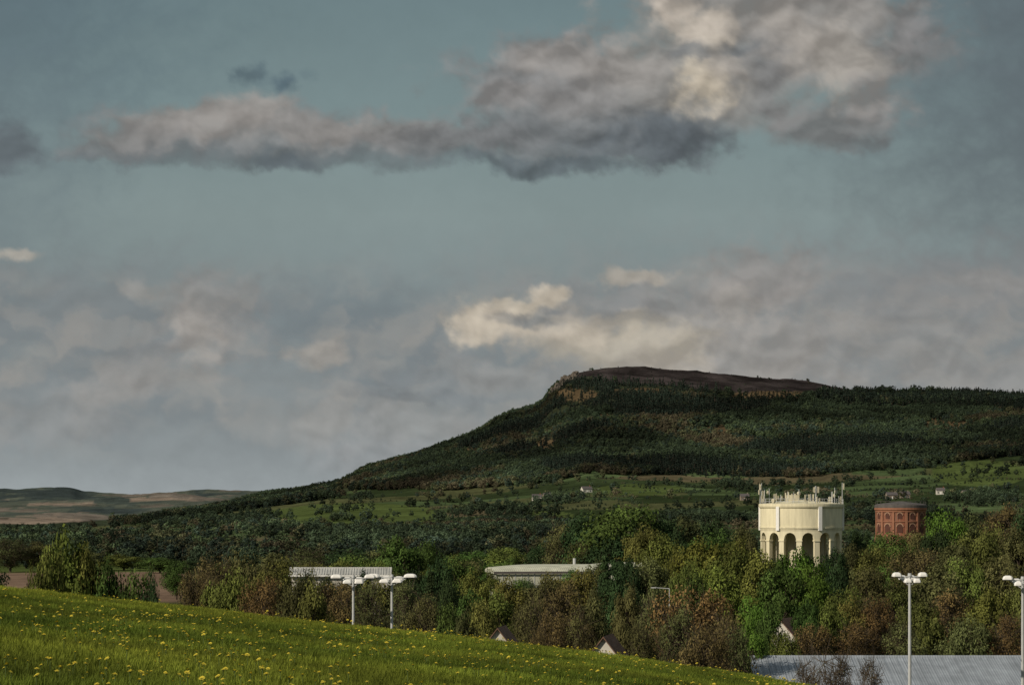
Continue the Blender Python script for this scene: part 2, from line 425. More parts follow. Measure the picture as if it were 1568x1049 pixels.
# ------------------------------------------------------------------ warehouses / houses
def shed(name, cx, D, w, d, eave, ridge, rz, roofm, wallm, bays=10, axis='x'):
    g0 = height(cx, D); e = empty(name, (cx, D, g0), rz); eh = eave-g0; rh = ridge-g0
    mb = MB(); mb.box(0, 0, eh/2-.5, w, d, eh+1-.02)
    mb.add([(-w/2, -d/2, eh), (-w/2, d/2, eh), (-w/2, 0, rh)], [(0, 1, 2)]); mb.add([(w/2, -d/2, eh), (w/2, d/2, eh), (w/2, 0, rh)], [(0, 2, 1)])
    mb.obj('walls', [wallm], e)
    mb = MB(); o = .5; t = .18; sl = (rh-eh)/(d/2)
    for s in (-1, 1):
        v = [(-w/2-o, s*(d/2+o), eh-o*sl+.05), (w/2+o, s*(d/2+o), eh-o*sl+.05), (w/2+o, 0, rh+.05), (-w/2-o, 0, rh+.05)]
        v += [(a, b_, c+t) for a, b_, c in v]
        mb.add(v, [(0,1,2,3),(7,6,5,4),(0,4,5,1),(1,5,6,2),(2,6,7,3),(3,7,4,0)])
        nb = bays*6
        for i in range(nb+1):
            x = -w/2+i*w/nb
            mb.tube((x, s*(d/2+o), eh-o*sl+.07+t), (x, s*.15, rh+.05+t), .06, .06, 4)
    mb.tube((-w/2-o, 0, rh+.2), (w/2+o, 0, rh+.2), .22, .22, 8, 0, True)
    mb.obj('roof', [roofm], e)
    mb = MB()
    for i in range(bays):
        x = -w/2+(i+.5)*w/bays
        if i % 3 == 1: mb.box(x, -d/2-.03, 1.9, w/bays*.6, .1, 3.8, 1)
        else: mb.box(x, -d/2-.03, eh*.62, w/bays*.55, .1, eh*.22, 0)
    mb.tube((-w/2-o, -d/2-o-.1, eh-.1), (w/2+o, -d/2-o-.1, eh-.1), .12, .12, 6, 2)
    mb.obj('doors_and_windows', [DARKG, STEEL, WHITE], e)
    return e, eh, rh
shed('warehouse', bear(1420, 300), 300, 36, 24, elev(1062, 286), elev(1009, 300), 0.0, METALROOF, plain('clad_wall', (.3, .33, .36)), 9)
PW = plain('pale_cladding', (0.44, 0.44, 0.35), amt=.12)
def barrel(name, cx, D, w, d, eave, ridge, rz, bays):
    g0 = height(cx, D); e = empty(name, (cx, D, g0), rz); eh = eave-g0; rise = ridge-eave
    mb = MB(); mb.box(0, 0, eh/2-.5, w, d, eh+1-.02); mb.obj('walls', [PW], e)
    mb = MB(); n = 14; nx = 12; v = []; f = []
    for j in range(nx+1):
        xx = -w/2-.4+(w+.8)*j/nx; k = .45+.55*math.sin(min(1, (j+.3)/nx*2.2)*math.pi/2)
        for i in range(n+1):
            t = -1+2*i/n; v.append((xx, t*(d/2+.4), eh+rise*k*(1-abs(t)**2.2)+.05))
    for j in range(nx):
        for i in range(n): o = j*(n+1)+i; f.append((o, o+1, o+n+2, o+n+1))
    mb.add(v, f)
    mb.add(v[:n+1]+[(v[0][0], v[0][1], eh-.4), (v[n][0], v[n][1], eh-.4)], [tuple(range(n+1))+(n+2, n+1)])
    m = v[nx*(n+1):]; mb.add(m+[(m[0][0], m[0][1], eh-.4), (m[n][0], m[n][1], eh-.4)], [tuple(range(n+1))+(n+2, n+1)])
    mb.obj('curved_roof', [PALEROOF], e)
    mb = MB(); mb.box(0, -d/2-.46, eh-.2, w+.8, .1, .35, 2)
    for i in range(bays): mb.box(-w/2+(i+.5)*w/bays, -d/2-.04, eh-3.2, w/bays*.6, .1, .9, 0)
    for i in range(bays*2+1): mb.box(-w/2+.1+i*(w-.2)/(bays*2), -d/2-.03, eh/2, .12, .08, eh-.5, 1)
    mb.tube((w*.32, 0, eh+rise*.9), (w*.32, 0, eh+rise+1.2), .3, .3, 10, 1, True)
    mb.obj('windows_gutters_and_vents', [DARKG, STEEL, LEAD], e)
barrel('factory_building', bear(830, 570), 570, 20, 18, elev(875, 561), elev(864, 570), 0.10, 8)
barrel('factory_building', bear(955, 600), 600, 13, 12, elev(868, 592), elev(861, 600), 0.1, 6)
shed('storage_building', bear(522, 470), 470, 15.5, 8, elev(881, 465), elev(872, 470), 0.03, LIGHTROOF, RENDER, 6)
def house(name, px, D, w, d, hw, hr, rz, wallm, roofm, gz=None, chim=True):
    x = bear(px, D); g0 = height(x, D) if gz is None else gz; e = empty(name, (x, D, g0), rz)
    mb = MB(); mb.box(0, 0, hw/2-.5, w, d, hw+1-.02)
    mb.add([(-w/2, -d/2, hw), (-w/2, d/2, hw), (-w/2, 0, hw+hr)], [(0, 1, 2)]); mb.add([(w/2, -d/2, hw), (w/2, d/2, hw), (w/2, 0, hw+hr)], [(0, 2, 1)])
    mb.obj('walls', [wallm], e)
    mb = MB(); o = .35; sl = hr/(d/2)
    for s in (-1, 1):
        v = [(-w/2-o, s*(d/2+o), hw-o*sl+.03), (w/2+o, s*(d/2+o), hw-o*sl+.03), (w/2+o, 0, hw+hr+.03), (-w/2-o, 0, hw+hr+.03)]
        v += [(a, b_, c+.15) for a, b_, c in v]
        mb.add(v, [(0,1,2,3),(7,6,5,4),(0,4,5,1),(1,5,6,2),(2,6,7,3),(3,7,4,0)])
    mb.obj('roof', [roofm], e)
    if chim:
        mb = MB()
        mb.box(w*.36, 0, hw+hr+.2, .8, .6, 1.3)
        for q in (-.2, .2): mb.tube((w*.36+q, 0, hw+hr+.8), (w*.36+q, 0, hw+hr+1.1), .13, .11, 6, 0, True)
        mb.obj('chimney', [BRICK if wallm is not STONE else STONE], e)
    mb = MB()
    for zc in (1.5, 4.1):
        if zc > hw: continue
        for xc in (-w*.3, 0, w*.3):
            if zc < 2 and xc == 0: continue
            mb.box(xc, -d/2-.03, zc, 1.3, .1, 1.2, 0); mb.box(xc, -d/2-.05, zc-.66, 1.5, .2, .12, 1)
            mb.box(xc, -d/2-.09, zc, .07, .03, 1.2, 1)
    for yc in (-d*.2, d*.2):
        if hw > 4: mb.box(-w/2-.03, yc, 4.1, .1, 1.1, 1.2, 0); mb.box(w/2+.03, yc, 4.1, .1, 1.1, 1.2, 0)
    mb.obj('windows', [DARKG, WHITE], e)
    mb = MB(); mb.box(0, -d/2-.04, 1.05, 1, .1, 2.1); mb.obj('door', [WHITE], e)
house('brick_house', 768, 288, 6, 4.0, 7.4, 2.6, 1.45, RENDER, TILE, chim=False)
house('brick_house', 931, 278, 6, 3.4, 7.4, 2.2, 1.4, RENDER, TILE, chim=False)
house('brick_house', 1207, 348, 7, 4, 6.3, 2.2, 1.2, RENDER, TILE, chim=False)
for px, D, r_ in ((822, 2600, .1), (838, 2610, .3), (898, 2700, .4), (1140, 2500, .1), (1365, 2450, .2), (1385, 2460, .2), (1440, 2500, .0), (1480, 2450, .5), (165, 2200, .2), (150, 2210, .0)):
    house('stone_farmhouse', px, D, random.uniform(7, 11), 5, 3.4, 2.2, r_, RENDER if px in (898, 1440, 822) else STONE, SLATE)

# ------------------------------------------------------------------ trees
def tree_mesh(name, seed, H=12, W=10, nclump=38, nleaf=7000, ls=0.34, base=0.18, bare=False, shape='round', leafm=LEAF, barkm=BARK, limbs=True):
    rs = np.random.default_rng(seed); rp = random.Random(seed)
    mb = MB()
    tr = 0.022*H+.06
    top = Vector((rp.uniform(-.05, .05)*W, rp.uniform(-.05, .05)*W, H*.78))
    prev = Vector((0, 0, -.5)); pts = [prev]
    for i in range(1, 7):
        t = i/6; p = Vector((top.x*t+rp.uniform(-.15, .15), top.y*t+rp.uniform(-.15, .15), top.z*t)); pts.append(p)
        mb.tube(pts[-2], p, tr*(1-.85*(i-1)/6), tr*(1-.85*i/6), 6)
    cl = []
    for i in range(nclump):
        for _ in range(60):
            th = rp.uniform(0, 2*math.pi); 
            if shape == 'cone':
                t = rp.uniform(0, 1)**1.3; rad = (1-t)*.5*W*(.35+.65*rp.random()); z = H*(base+(1-base)*t)*.97
            else:
                ph = math.acos(rp.uniform(-1, 1)); q = rp.uniform(.45, 1)**.6
                lob = 1+.22*math.sin(th*2+seed)+.13*math.sin(th*5+seed*2)
                rad = math.sin(ph)*q*W/2*.84*lob; zc = math.cos(ph)*q
                z = H*(base+(1-base)*(.5+.42*zc*(1+.15*math.sin(th*3+seed))))
                if zc < -.3: rad *= .85
            c = Vector((rad*math.cos(th), rad*math.sin(th), z))
            if all((c-o[0]).length > W*.07 for o in cl): break
        cr = W*(rp.uniform(.09, .17)) if shape != 'cone' else W*(.08+.12*(1-z/H))
        cl.append((c, cr))
    if limbs:
        for c, cr in cl:
            if rp.random() < (.9 if bare else .7):
                t = min(.95, max(.22, (c.z/H)*.75)); s = pts[min(6, int(t*6))]
                mid = s.lerp(c, .5)+Vector((0, 0, -.04*H)); rr_ = tr*.33*(1-.5*t)
                mb.tube(s, mid, rr_, rr_*.6, 5); mb.tube(mid, c, rr_*.6, rr_*.2, 4)
                nt_ = 16 if bare else 4
                for _ in range(nt_):
                    d = Vector((rp.gauss(0, 1), rp.gauss(0, 1), rp.gauss(.4, .8))).normalized()*cr*rp.uniform(.9, 1.7)
                    o = c.lerp(mid, rp.uniform(0, .6)); mb.tube(o, o+d, .035, .012, 3)
                    if bare:
                        for _ in range(2):
                            d2 = (d*.5+Vector((rp.gauss(0, 1), rp.gauss(0, 1), rp.gauss(.2, 1)))*cr*.4); mb.tube(o+d*.5, o+d*.5+d2, .022, .008, 3)
    nb = len(mb.f)
    ci = rs.integers(0, len(cl), nleaf); C = np.array([tuple(c[0]) for c in cl])[ci]; CR = np.array([c[1] for c in cl])[ci]
    dirs = rs.normal(size=(nleaf, 3)); dirs /= np.linalg.norm(dirs, axis=1)[:, None]
    rad = rs.uniform(.2, 1.15, nleaf)**.55
    squash = np.array([1.15, 1.15, .8])
    pos = C+dirs*squash*(CR*rad)[:, None]
    if bare: pos += rs.normal(size=(nleaf, 3))*W*.02
    center = np.array([0, 0, H*.45])
    nrm = dirs*.8+(pos-center)/np.linalg.norm(pos-center, axis=1)[:, None]*.5+rs.normal(size=(nleaf, 3))*.45
    nrm /= np.linalg.norm(nrm, axis=1)[:, None]
    tmp = rs.normal(size=(nleaf, 3)); u = np.cross(nrm, tmp); u /= np.linalg.norm(u, axis=1)[:, None]; w = np.cross(nrm, u)
    s = (ls*rs.uniform(.5, 1.3, nleaf))[:, None]
    q = np.stack([pos-u*s*.6, pos-w*s*.38, pos+u*s*.6, pos+w*s*.38], 1).reshape(-1, 3)
    o = len(mb.v); nv = o+4*nleaf
    V = np.concatenate([np.array([tuple(v) for v in mb.v]) if mb.v else np.zeros((0, 3)), q])
    me = bpy.data.meshes.new(name)
    F_ = mb.f+[(o+4*i, o+4*i+1, o+4*i+2, o+4*i+3) for i in range(nleaf)]
    me.from_pydata(V.tolist(), [], F_); me.update()
    me.materials.append(barkm); me.materials.append(leafm)
    mi = np.ones(len(F_), np.int32); mi[:nb] = 0; me.polygons.foreach_set('material_index', mi)
    clv = rs.uniform(0, 1, len(cl))
    lv = np.clip(.65*clv[ci]+.35*rs.uniform(0, 1, nleaf), 0, 1)
    full = np.concatenate([np.full(o, .5), np.repeat(lv, 4)]).astype(np.float32)
    a = me.attributes.new('lv', 'FLOAT', 'POINT'); a.data.foreach_set('value', full)
    me['H'] = float(np.percentile(q[:, 2], 98.8)); me['W'] = float(2*np.percentile(np.abs(q[:, :2]), 98.0))
    return me
GREEN = [tree_mesh('broadleaf', 10+i, 12, 11+i % 3, 40+4*i, 9500, .38, .10) for i in range(6)]
RUST = [tree_mesh('budding', 30+i, 12, 11, 46, 7800, .28, .08, bare=True, barkm=TWIG) for i in range(4)]
BARE = [tree_mesh('bare', 40, 6, 7, 34, 300, .12, .08, bare=True, barkm=TWIG)]
CONE = [tree_mesh('cone', 50+i, 14, 6, 60, 8000, .36, .1, shape='cone') for i in range(2)]
C = {'g': (.070, .112, .026), 'b': (.088, .150, .024), 'o': (.114, .130, .030), 'y': (.143, .158, .032), 'r': (.126, .090, .036), 'n': (.090, .092, .034), 'd': (.036, .060, .022), 'u': (.122, .120, .032)}
def tree(name, px, topy, D, wpx, kind, col):
    x = bear(px, D); g0 = height(x, D); H = elev(topy, D)-g0
    if H < 1.5: return
    me = random.choice(kind); o = bpy.data.objects.new(name, me); scene.collection.objects.link(o)
    W = wpx/F*D
    o.location = (x, D, g0); o.scale = (W/me['W'], W/me['W'], H/me['H']); o.rotation_euler.z = random.uniform(0, 6.28)
    c = C[col]; k = random.uniform(.7, 1.3); o.color = (c[0]*k*random.uniform(.85, 1.1), c[1]*k, c[2]*k, 1)
G, RU = GREEN, RUST
T = [
 ('hawthorn_tree', 98, 834, 260, 100, G, 'y'), ('hawthorn_tree', 68, 854, 250, 66, G, 'o'), ('hawthorn_tree', 132, 856, 260, 66, G, 'o'), ('hawthorn_tree', 165, 872, 260, 62, G, 'g'), ('hawthorn_tree', 202, 885, 260, 66, G, 'g'), ('hawthorn_tree', 228, 895, 255, 40, G, 'd'),
 ('oak_tree', 15, 826, 980, 70, RU, 'n'), ('oak_tree', 60, 832, 990, 60, G, 'n'), ('oak_tree', 130, 846, 1000, 60, G, 'n'), ('oak_tree', 190, 850, 1000, 60, G, 'o'), ('oak_tree', 245, 854, 960, 60, G, 'g'), ('oak_tree', 290, 858, 900, 50, G, 'd'),
 ('budding_tree', 325, 860, 400, 80, RU, 'r'), ('budding_tree', 375, 856, 420, 80, G, 'n'), ('budding_tree', 420, 864, 400, 75, G, 'u'), ('budding_tree', 300, 880, 370, 50, RU, 'r'), ('budding_tree', 455, 884, 380, 70, G, 'n'), ('budding_tree', 350, 885, 350, 70, G, 'o'), ('budding_tree', 400, 890, 340, 70, RU, 'r'),
 ('oak_tree', 470, 842, 700, 70, RU, 'n'), ('oak_tree', 530, 842, 720, 90, G, 'd'), ('oak_tree', 425, 850, 760, 70, G, 'n'), ('oak_tree', 580, 846, 720, 70, RU, 'n'),
 ('budding_tree', 510, 896, 380, 70, RU, 'r'), ('budding_tree', 565, 899, 370, 70, RU, 'n'), ('budding_tree', 620, 896, 380, 60, RU, 'n'), ('budding_tree', 480, 900, 340, 60, G, 'u'), ('budding_tree', 535, 892, 440, 55, G, 'n'), ('budding_tree', 580, 891, 440, 60, G, 'u'), ('oak_tree', 465, 882, 440, 40, G, 'd'), ('oak_tree', 502, 889, 440, 45, G, 'n'), ('oak_tree', 640, 882, 430, 60, G, 'd'), ('oak_tree', 556, 880, 440, 34, G, 'd'), ('oak_tree', 610, 882, 440, 45, G, 'n'),
 ('sycamore_tree', 612, 828, 600, 75, G, 'g'), ('sycamore_tree', 652, 832, 610, 60, G, 'g'), ('sycamore_tree', 672, 862, 400, 56, G, 'd'), ('sycamore_tree', 690, 893, 380, 45, G, 'd'), ('sycamore_tree', 660, 880, 390, 45, CONE, 'd'),
 ('oak_tree', 720, 846, 800, 70, G, 'g'), ('oak_tree', 775, 840, 820, 80, G, 'o'), ('oak_tree', 830, 842, 820, 70, G, 'n'), ('oak_tree', 700, 854, 640, 50, G, 'o'),
 ('oak_tree', 730, 882, 430, 60, G, 'o'), ('budding_tree', 780, 891, 440, 55, G, 'u'), ('budding_tree', 830, 890, 440, 65, G, 'n'), ('oak_tree', 720, 912, 350, 60, G, 'g'),('budding_tree', 885, 878, 430, 60, G, 'u'), ('oak_tree', 765, 912, 350, 60, G, 'o'),
 ('oak_tree', 752, 878, 500, 34, G, 'o'), ('oak_tree', 795, 889, 510, 45, G, 'g'), ('oak_tree', 850, 882, 510, 50, G, 'u'), ('oak_tree', 912, 862, 500, 50, G, 'n'), ('oak_tree', 815, 891, 480, 40, G, 'd'), ('oak_tree', 875, 876, 520, 40, G, 'g'),
 ('budding_tree', 860, 900, 330, 100, RU, 'r'), ('budding_tree', 810, 922, 310, 65, RU, 'n'), ('budding_tree', 905, 912, 340, 60, G, 'n'),('budding_tree', 882, 948, 280, 44, RU, 'n'), ('budding_tree', 842, 943, 280, 60, RU, 'r'), ('budding_tree', 715, 945, 290, 45, G, 'n'), ('budding_tree', 825, 965, 270, 28, RU, 'r'), ('budding_tree', 690, 930, 320, 50, G, 'g'), ('budding_tree', 650, 915, 340, 55, RU, 'n'), ('budding_tree', 740, 925, 330, 50, G, 'u'),
 ('sycamore_tree', 950, 780, 630, 130, G, 'g'), ('sycamore_tree', 905, 794, 640, 90, G, 'd'), ('oak_tree', 862, 806, 650, 70, RU, 'n'), ('sycamore_tree', 1000, 786, 640, 95, G, 'd'), ('oak_tree', 1045, 798, 650, 80, G, 'n'), ('oak_tree', 1095, 802, 650, 75, G, 'd'), ('oak_tree', 1138, 810, 660, 50, G, 'n'),
 ('oak_tree', 895, 830, 630, 65, G, 'n'), ('oak_tree', 1010, 826, 560, 65, G, 'o'), ('oak_tree', 1000, 860, 480, 60, G, 'n'), ('oak_tree', 1040, 820, 600, 60, G, 'd'), ('oak_tree', 940, 820, 625, 80, G, 'd'), ('oak_tree', 985, 872, 440, 55, G, 'n'), ('oak_tree', 1085, 820, 600, 60, G, 'g'), ('oak_tree', 1130, 828, 560, 60, G, 'o'), ('oak_tree', 850, 834, 700, 60, G, 'd'), ('oak_tree', 980, 812, 610, 65, G, 'u'),
 ('cypress_tree', 946, 836, 450, 60, CONE, 'd'), ('cypress_tree', 926, 856, 445, 46, CONE, 'd'), ('cypress_tree', 964, 862, 440, 50, G, 'd'), ('oak_tree', 945, 885, 420, 66, G, 'd'),
 ('lime_tree', 1070, 834, 470, 85, G, 'y'), ('lime_tree', 1115, 844, 460, 75, G, 'o'), ('lime_tree', 1050, 864, 420, 60, G, 'o'), ('lime_tree', 1100, 874, 400, 80, G, 'y'), ('lime_tree', 1065, 890, 370, 70, G, 'g'),
 ('sycamore_tree', 1168, 850, 450, 75, G, 'o'), ('sycamore_tree', 1225, 850, 440, 85, G, 'b'), ('sycamore_tree', 1195, 872, 400, 80, G, 'g'), ('sycamore_tree', 1245, 874, 400, 60, G, 'b'), ('sycamore_tree', 1278, 848, 480, 50, G, 'd'),
 ('sycamore_tree', 1155, 920, 350, 60, G, 'b'), ('sycamore_tree', 1180, 932, 330, 45, G, 'g'), ('sycamore_tree', 1235, 926, 335, 50, G, 'g'), ('sycamore_tree', 1205, 974, 322, 50, G, 'o'), ('sycamore_tree', 1150, 955, 300, 50, G, 'b'),
 ('copper_tree', 1060, 908, 290, 115, RU, 'r'), ('copper_tree', 1000, 922, 300, 65, RU, 'n'), ('copper_tree', 1110, 948, 275, 80, RU, 'r'), ('copper_tree', 960, 903, 350, 50, G, 'n'), ('copper_tree', 985, 958, 270, 50, RU, 'n'), ('copper_tree', 1130, 970, 270, 55, RU, 'n'), ('copper_tree', 1040, 938, 275, 80, RU, 'n'), ('copper_tree', 1080, 962, 262, 80, RU, 'r'),
 ('oak_tree', 1290, 905, 390, 70, G, 'o'), ('oak_tree', 1275, 934, 340, 60, G, 'o'), ('budding_tree', 1330, 875, 430, 80, G, 'n'), ('budding_tree', 1375, 896, 400, 70, G, 'u'), ('budding_tree', 1345, 920, 345, 70, RU, 'r'), ('budding_tree', 1310, 926, 345, 60, G, 'u'),
 ('budding_tree', 1430, 872, 420, 90, G, 'n'), ('oak_tree', 1480, 862, 430, 80, G, 'o'), ('budding_tree', 1530, 858, 430, 90, G, 'n'), ('budding_tree', 1455, 910, 360, 80, RU, 'r'), ('oak_tree', 1515, 908, 350, 80, G, 'o'), ('budding_tree', 1570, 900, 350, 80, G, 'u'), ('budding_tree', 1410, 930, 340, 70, G, 'u'),
 ('budding_tree', 1245, 960, 330, 55, RU, 'r'), ('budding_tree', 1310, 958, 330, 80, RU, 'r'), ('budding_tree', 1480, 950, 330, 80, G, 'n'), ('budding_tree', 1545, 946, 330, 80, RU, 'r'), ('budding_tree', 1380, 958, 330, 70, RU, 'n'),
 ('sycamore_tree', 1445, 788, 640, 70, G, 'b'), ('sycamore_tree', 1490, 794, 650, 60, G, 'n'), ('oak_tree', 1540, 780, 620, 90, RU, 'r'), ('oak_tree', 1500, 812, 560, 80, G, 'u'), ('oak_tree', 1560, 818, 540, 70, G, 'n'),
 ('oak_tree', 1318, 812, 700, 42, G, 'd'), ('oak_tree', 1345, 822, 620, 50, G, 'g'), ('oak_tree', 1395, 818, 620, 60, G, 'n'), ('oak_tree', 1305, 838, 560, 50, G, 'n'), ('oak_tree', 1370, 824, 560, 70, G, 'g'), ('oak_tree', 1430, 816, 560, 60, G, 'd'), ('sycamore_tree', 1150, 832, 620, 30, G, 'n'), ('oak_tree', 1340, 841, 520, 70, G, 'u'), ('oak_tree', 1400, 844, 510, 80, RU, 'r'), ('oak_tree', 1460, 836, 520, 70, G, 'n'),
 ('oak_tree', 1590, 792, 600, 80, G, 'd'), ('oak_tree', -30, 850, 500, 80, G, 'd'),
 ('bare_shrub', 1280, 1003, 272, 80, BARE, 'n'), ('bare_shrub', 1330, 1010, 268, 55, BARE, 'n'), ('bare_shrub', 1235, 1012, 268, 55, BARE, 'n'),
]
for t in T: tree(*t)
names = ['oak_tree', 'budding_tree', 'sycamore_tree']
for i in range(95):       # town trees filling behind
    px = random.uniform(240, 1640); D = random.uniform(480, 900)
    lim = 856 if (px < 820 or px > 1130) else 838
    if 1150 < px < 1305 and D < 720: lim = 864
    if 720 < px < 1010 and D < 590: continue
    k = random.choice([0, 0, 1, 2])
    tree(names[k], px, lim+random.uniform(-4, 30) + (8 if px < 440 else 0), D, random.uniform(38, 75), RU if k == 1 else G, random.choice('gongdud'))

# ------------------------------------------------------------------ scattering with geometry nodes
def scatter(name, pts, scl, tint, srcs, zscale=None):
    coll = bpy.data.collections.new(name+'_sources')
    for s in srcs: coll.objects.link(s)
    n = len(pts); me = bpy.data.meshes.new(name); me.vertices.add(n); me.vertices.foreach_set('co', np.array(pts, np.float32).ravel())
    a = me.attributes.new('scl', 'FLOAT', 'POINT'); a.data.foreach_set('value', np.array(scl, np.float32))
    a = me.attributes.new('rotz', 'FLOAT', 'POINT'); a.data.foreach_set('value', rng.uniform(0, 6.28, n).astype(np.float32))
    a = me.attributes.new('idx', 'INT', 'POINT'); a.data.foreach_set('value', rng.integers(0, len(srcs), n).astype(np.int32))
    a = me.attributes.new('tint', 'FLOAT_COLOR', 'POINT'); t4 = np.ones((n, 4), np.float32); t4[:, :3] = np.array(tint); a.data.foreach_set('color', t4.ravel())
    me.update(); o = bpy.data.objects.new(name, me); scene.collection.objects.link(o)
    ng = bpy.data.node_groups.new(name, 'GeometryNodeTree')
    ng.interface.new_socket('Geometry', in_out='INPUT', socket_type='NodeSocketGeometry'); ng.interface.new_socket('Geometry', in_out='OUTPUT', socket_type='NodeSocketGeometry')
    gi = ng.nodes.new('NodeGroupInput'); go = ng.nodes.new('NodeGroupOutput'); ip = ng.nodes.new('GeometryNodeInstanceOnPoints')
    ci = ng.nodes.new('GeometryNodeCollectionInfo'); ci.inputs['Collection'].default_value = coll; ci.inputs['Separate Children'].default_value = True; ci.inputs['Reset Children'].default_value = True
    def na_(nm, ty):
        q = ng.nodes.new('GeometryNodeInputNamedAttribute'); q.data_type = ty; q.inputs['Name'].default_value = nm; return q.outputs['Attribute']
    L = ng.links.new
    L(gi.outputs[0], ip.inputs['Points']); L(ci.outputs[0], ip.inputs['Instance']); ip.inputs['Pick Instance'].default_value = True
    L(na_('idx', 'INT'), ip.inputs['Instance Index']); L(na_('scl', 'FLOAT'), ip.inputs['Scale'])
    cx = ng.nodes.new('ShaderNodeCombineXYZ'); L(na_('rotz', 'FLOAT'), cx.inputs[2]); er = ng.nodes.new('FunctionNodeEulerToRotation'); L(cx.outputs[0], er.inputs[0]); L(er.outputs[0], ip.inputs['Rotation'])
    L(ip.outputs[0], go.inputs[0])
    md = o.modifiers.new('scatter', 'NODES'); md.node_group = ng
    return o
def src(me): return bpy.data.objects.new(me.name, me)
FAR = [src(tree_mesh('far_tree', 60+i, 10, 8+i % 3, 18, 560, .92, .05, leafm=LEAFI, limbs=False)) for i in range(5)]
FARC = [src(tree_mesh('far_conifer', 70+i, 12, 5, 18, 320, 1.0, .05, shape='cone', leafm=LEAFI, limbs=False)) for i in range(3)]
pts = []; sc = []; ti = []
ptc = []; scc = []; tic = []
pal = np.array([(.038, .056, .032), (.050, .071, .035), (.033, .050, .037), (.070, .074, .038), (.074, .065, .040)])  # dull tints: distance haze and the hill's cloud shadow put into the colour
def addtree(x, y, z, s, con=False, lift=1.0):
    n = fbm(x, y, 130, 3); big = .95+1.15*fbm(x+900, y, 200, 4)  # big: broad patches of cloud shadow painted into the tree tints
    k = int(min(4, max(0, 1.3+n*5+random.gauss(0, .8))))
    c = pal[k]*min(1.7, max(.4, big))*random.uniform(.65, 1.35)*lift
    if con: ptc.append((x, y, z-.5)); scc.append(s*1.05); tic.append(pal[2]*max(.5, min(1.3, big))*random.uniform(.6, 1.05))
    else: pts.append((x, y, z-.5)); sc.append(s); ti.append(c)
for _ in range(82000):      # hillside wood
    y = math.sqrt(random.uniform(3000**2, 4330**2)); x = y*random.uniform(-640, 930)/F
    z = height(x, y); px, py = proj(x, y, z)
    if px > 520:
        if py > np.interp(px, *FOOT)+6*fbm(x, y, 120): continue
        if 835 < px < 1345 and py < np.interp(px, *HEATH)+4*fbm(x, y, 60):
            if random.random() < .05: addtree(x, y, z, random.uniform(.1, .22), lift=.7)
            continue
        if inell(px+10*fbm(x, y, 40), py+4*fbm(x, y+99, 40), BRACK):
            if random.random() < .85: continue
        if inell(px, py, [(1500, 725, 75, 18)]):
            if random.random() < .94: continue
        dens = .70+1.2*fbm(x, y, 110, 3)
        if random.random() > dens+.35: continue
    else:
        if px < 170: continue
        band = 745+(520-px)*.26
        dens = 1.0 if py < band+14 else .05
        dens *= min(1, (px-150)/200)+.2*fbm(x, y, 150)
        if random.random() > dens*.75: continue
    s = random.uniform(.45, 1.1)
    if y > 4050: s *= .62
    if px < 520: s *= 1.15
    con = fbm(x+333, y+77, 200, 2) > .12 and px > 700
    if px > 1250 and y > 3900: con = random.random() < .75; s *= 1.15
    addtree(x, y, z, s, con)
VALW = [(640,828,170,13,.3),(800,814,110,10,.3),(460,816,90,7,.15),(330,806,110,8,.2),(180,830,90,6,.15),(1330,790,120,9,.35),(760,786,80,6,.3),(1250,765,50,5,.35),(60,836,90,7,.2),(1500,765,60,6,.35),(860,768,40,4,.35),(1120,745,30,4,.35),(1060,800,80,7,.3)]
for _ in range(66000):      # valley woods and hedgerows
    y = random.uniform(1020, 3150); x = y*random.uniform(-860, 900)/F
    z = height(x, y); px, py = proj(x, y, z)
    hit = False
    for q in VALW:
        if inell(px, py, [q[:4]]):
            hit = True
            if random.random() < q[4]: addtree(x, y, z, random.uniform(.5, 1.05), lift=1.2)
            break
    if hit: continue
    i, e = parcel(x, y)
    if e < 5 and not inell(px, py, [(545, 788, 110, 15)]):
        bg_ = fbm(x, y, 60) > .1
        addtree(x, y, z, random.uniform(.6, 1.0) if (bg_ and random.random() < .22) else random.uniform(.14, .32), lift=1.15)
    elif random.random() < .005 or (fbm(x, y, 80) > .42 and random.random() < .25): addtree(x, y, z, random.uniform(.4, .9), lift=1.2)
    elif y < 1350 and random.random() < .10 and fbm(x, y, 90) > .1: addtree(x, y, z, random.uniform(.6, 1.0), lift=1.4)
for cx_, dd, m in ((427, 22, 20), (1237, 4, 4), (1355, 16, 14), (515, 8, 10), (500, 6, 3), (1400, 40, 18), (910, 12, 3), (1160, 20, 3), (1300, 30, 8)):
    for _ in range(m):
        y = 4190+random.uniform(-20, 20); x = bear(cx_+random.gauss(0, dd/2), y); addtree(x, y, height(x, y), random.uniform(.8, 1.35) if cx_ not in (1237, 910, 1160, 1300) else .45)
scatter('distant_woodland', pts, sc, ti, FAR); scatter('distant_conifer_wood', ptc, scc, tic, FARC)
print('woodland', len(pts), len(ptc))
mb = MB(); rp = random.Random(3)
for k in range(40):
    t = rp.random(); px = 836+t*44+rp.gauss(0, 3); y = 4160+rp.uniform(-70, 8); x = bear(px, y); z = height(x, y)
    w_ = rp.uniform(3, 9); h_ = rp.uniform(2, 6.5); v = []
    for zz, s in ((-3, 1.1), (h_*.5, 1), (h_, .7)):
        for i in range(7):
            a = 2*math.pi*i/7+rp.uniform(-.25, .25); q = w_/2*s*rp.uniform(.75, 1.2); v.append((x+q*math.cos(a), y+q*math.sin(a), z+zz+rp.uniform(-.8, .8)))
    f = [(j*7+i, j*7+(i+1) % 7, j*7+7+(i+1) % 7, j*7+7+i) for j in range(2) for i in range(7)]+[tuple(range(14, 21))]
    mb.add(v, f)
mb.obj('gritstone_crag', [plain('gritstone', (.10, .085, .07), nscale=.3, amt=.4)])

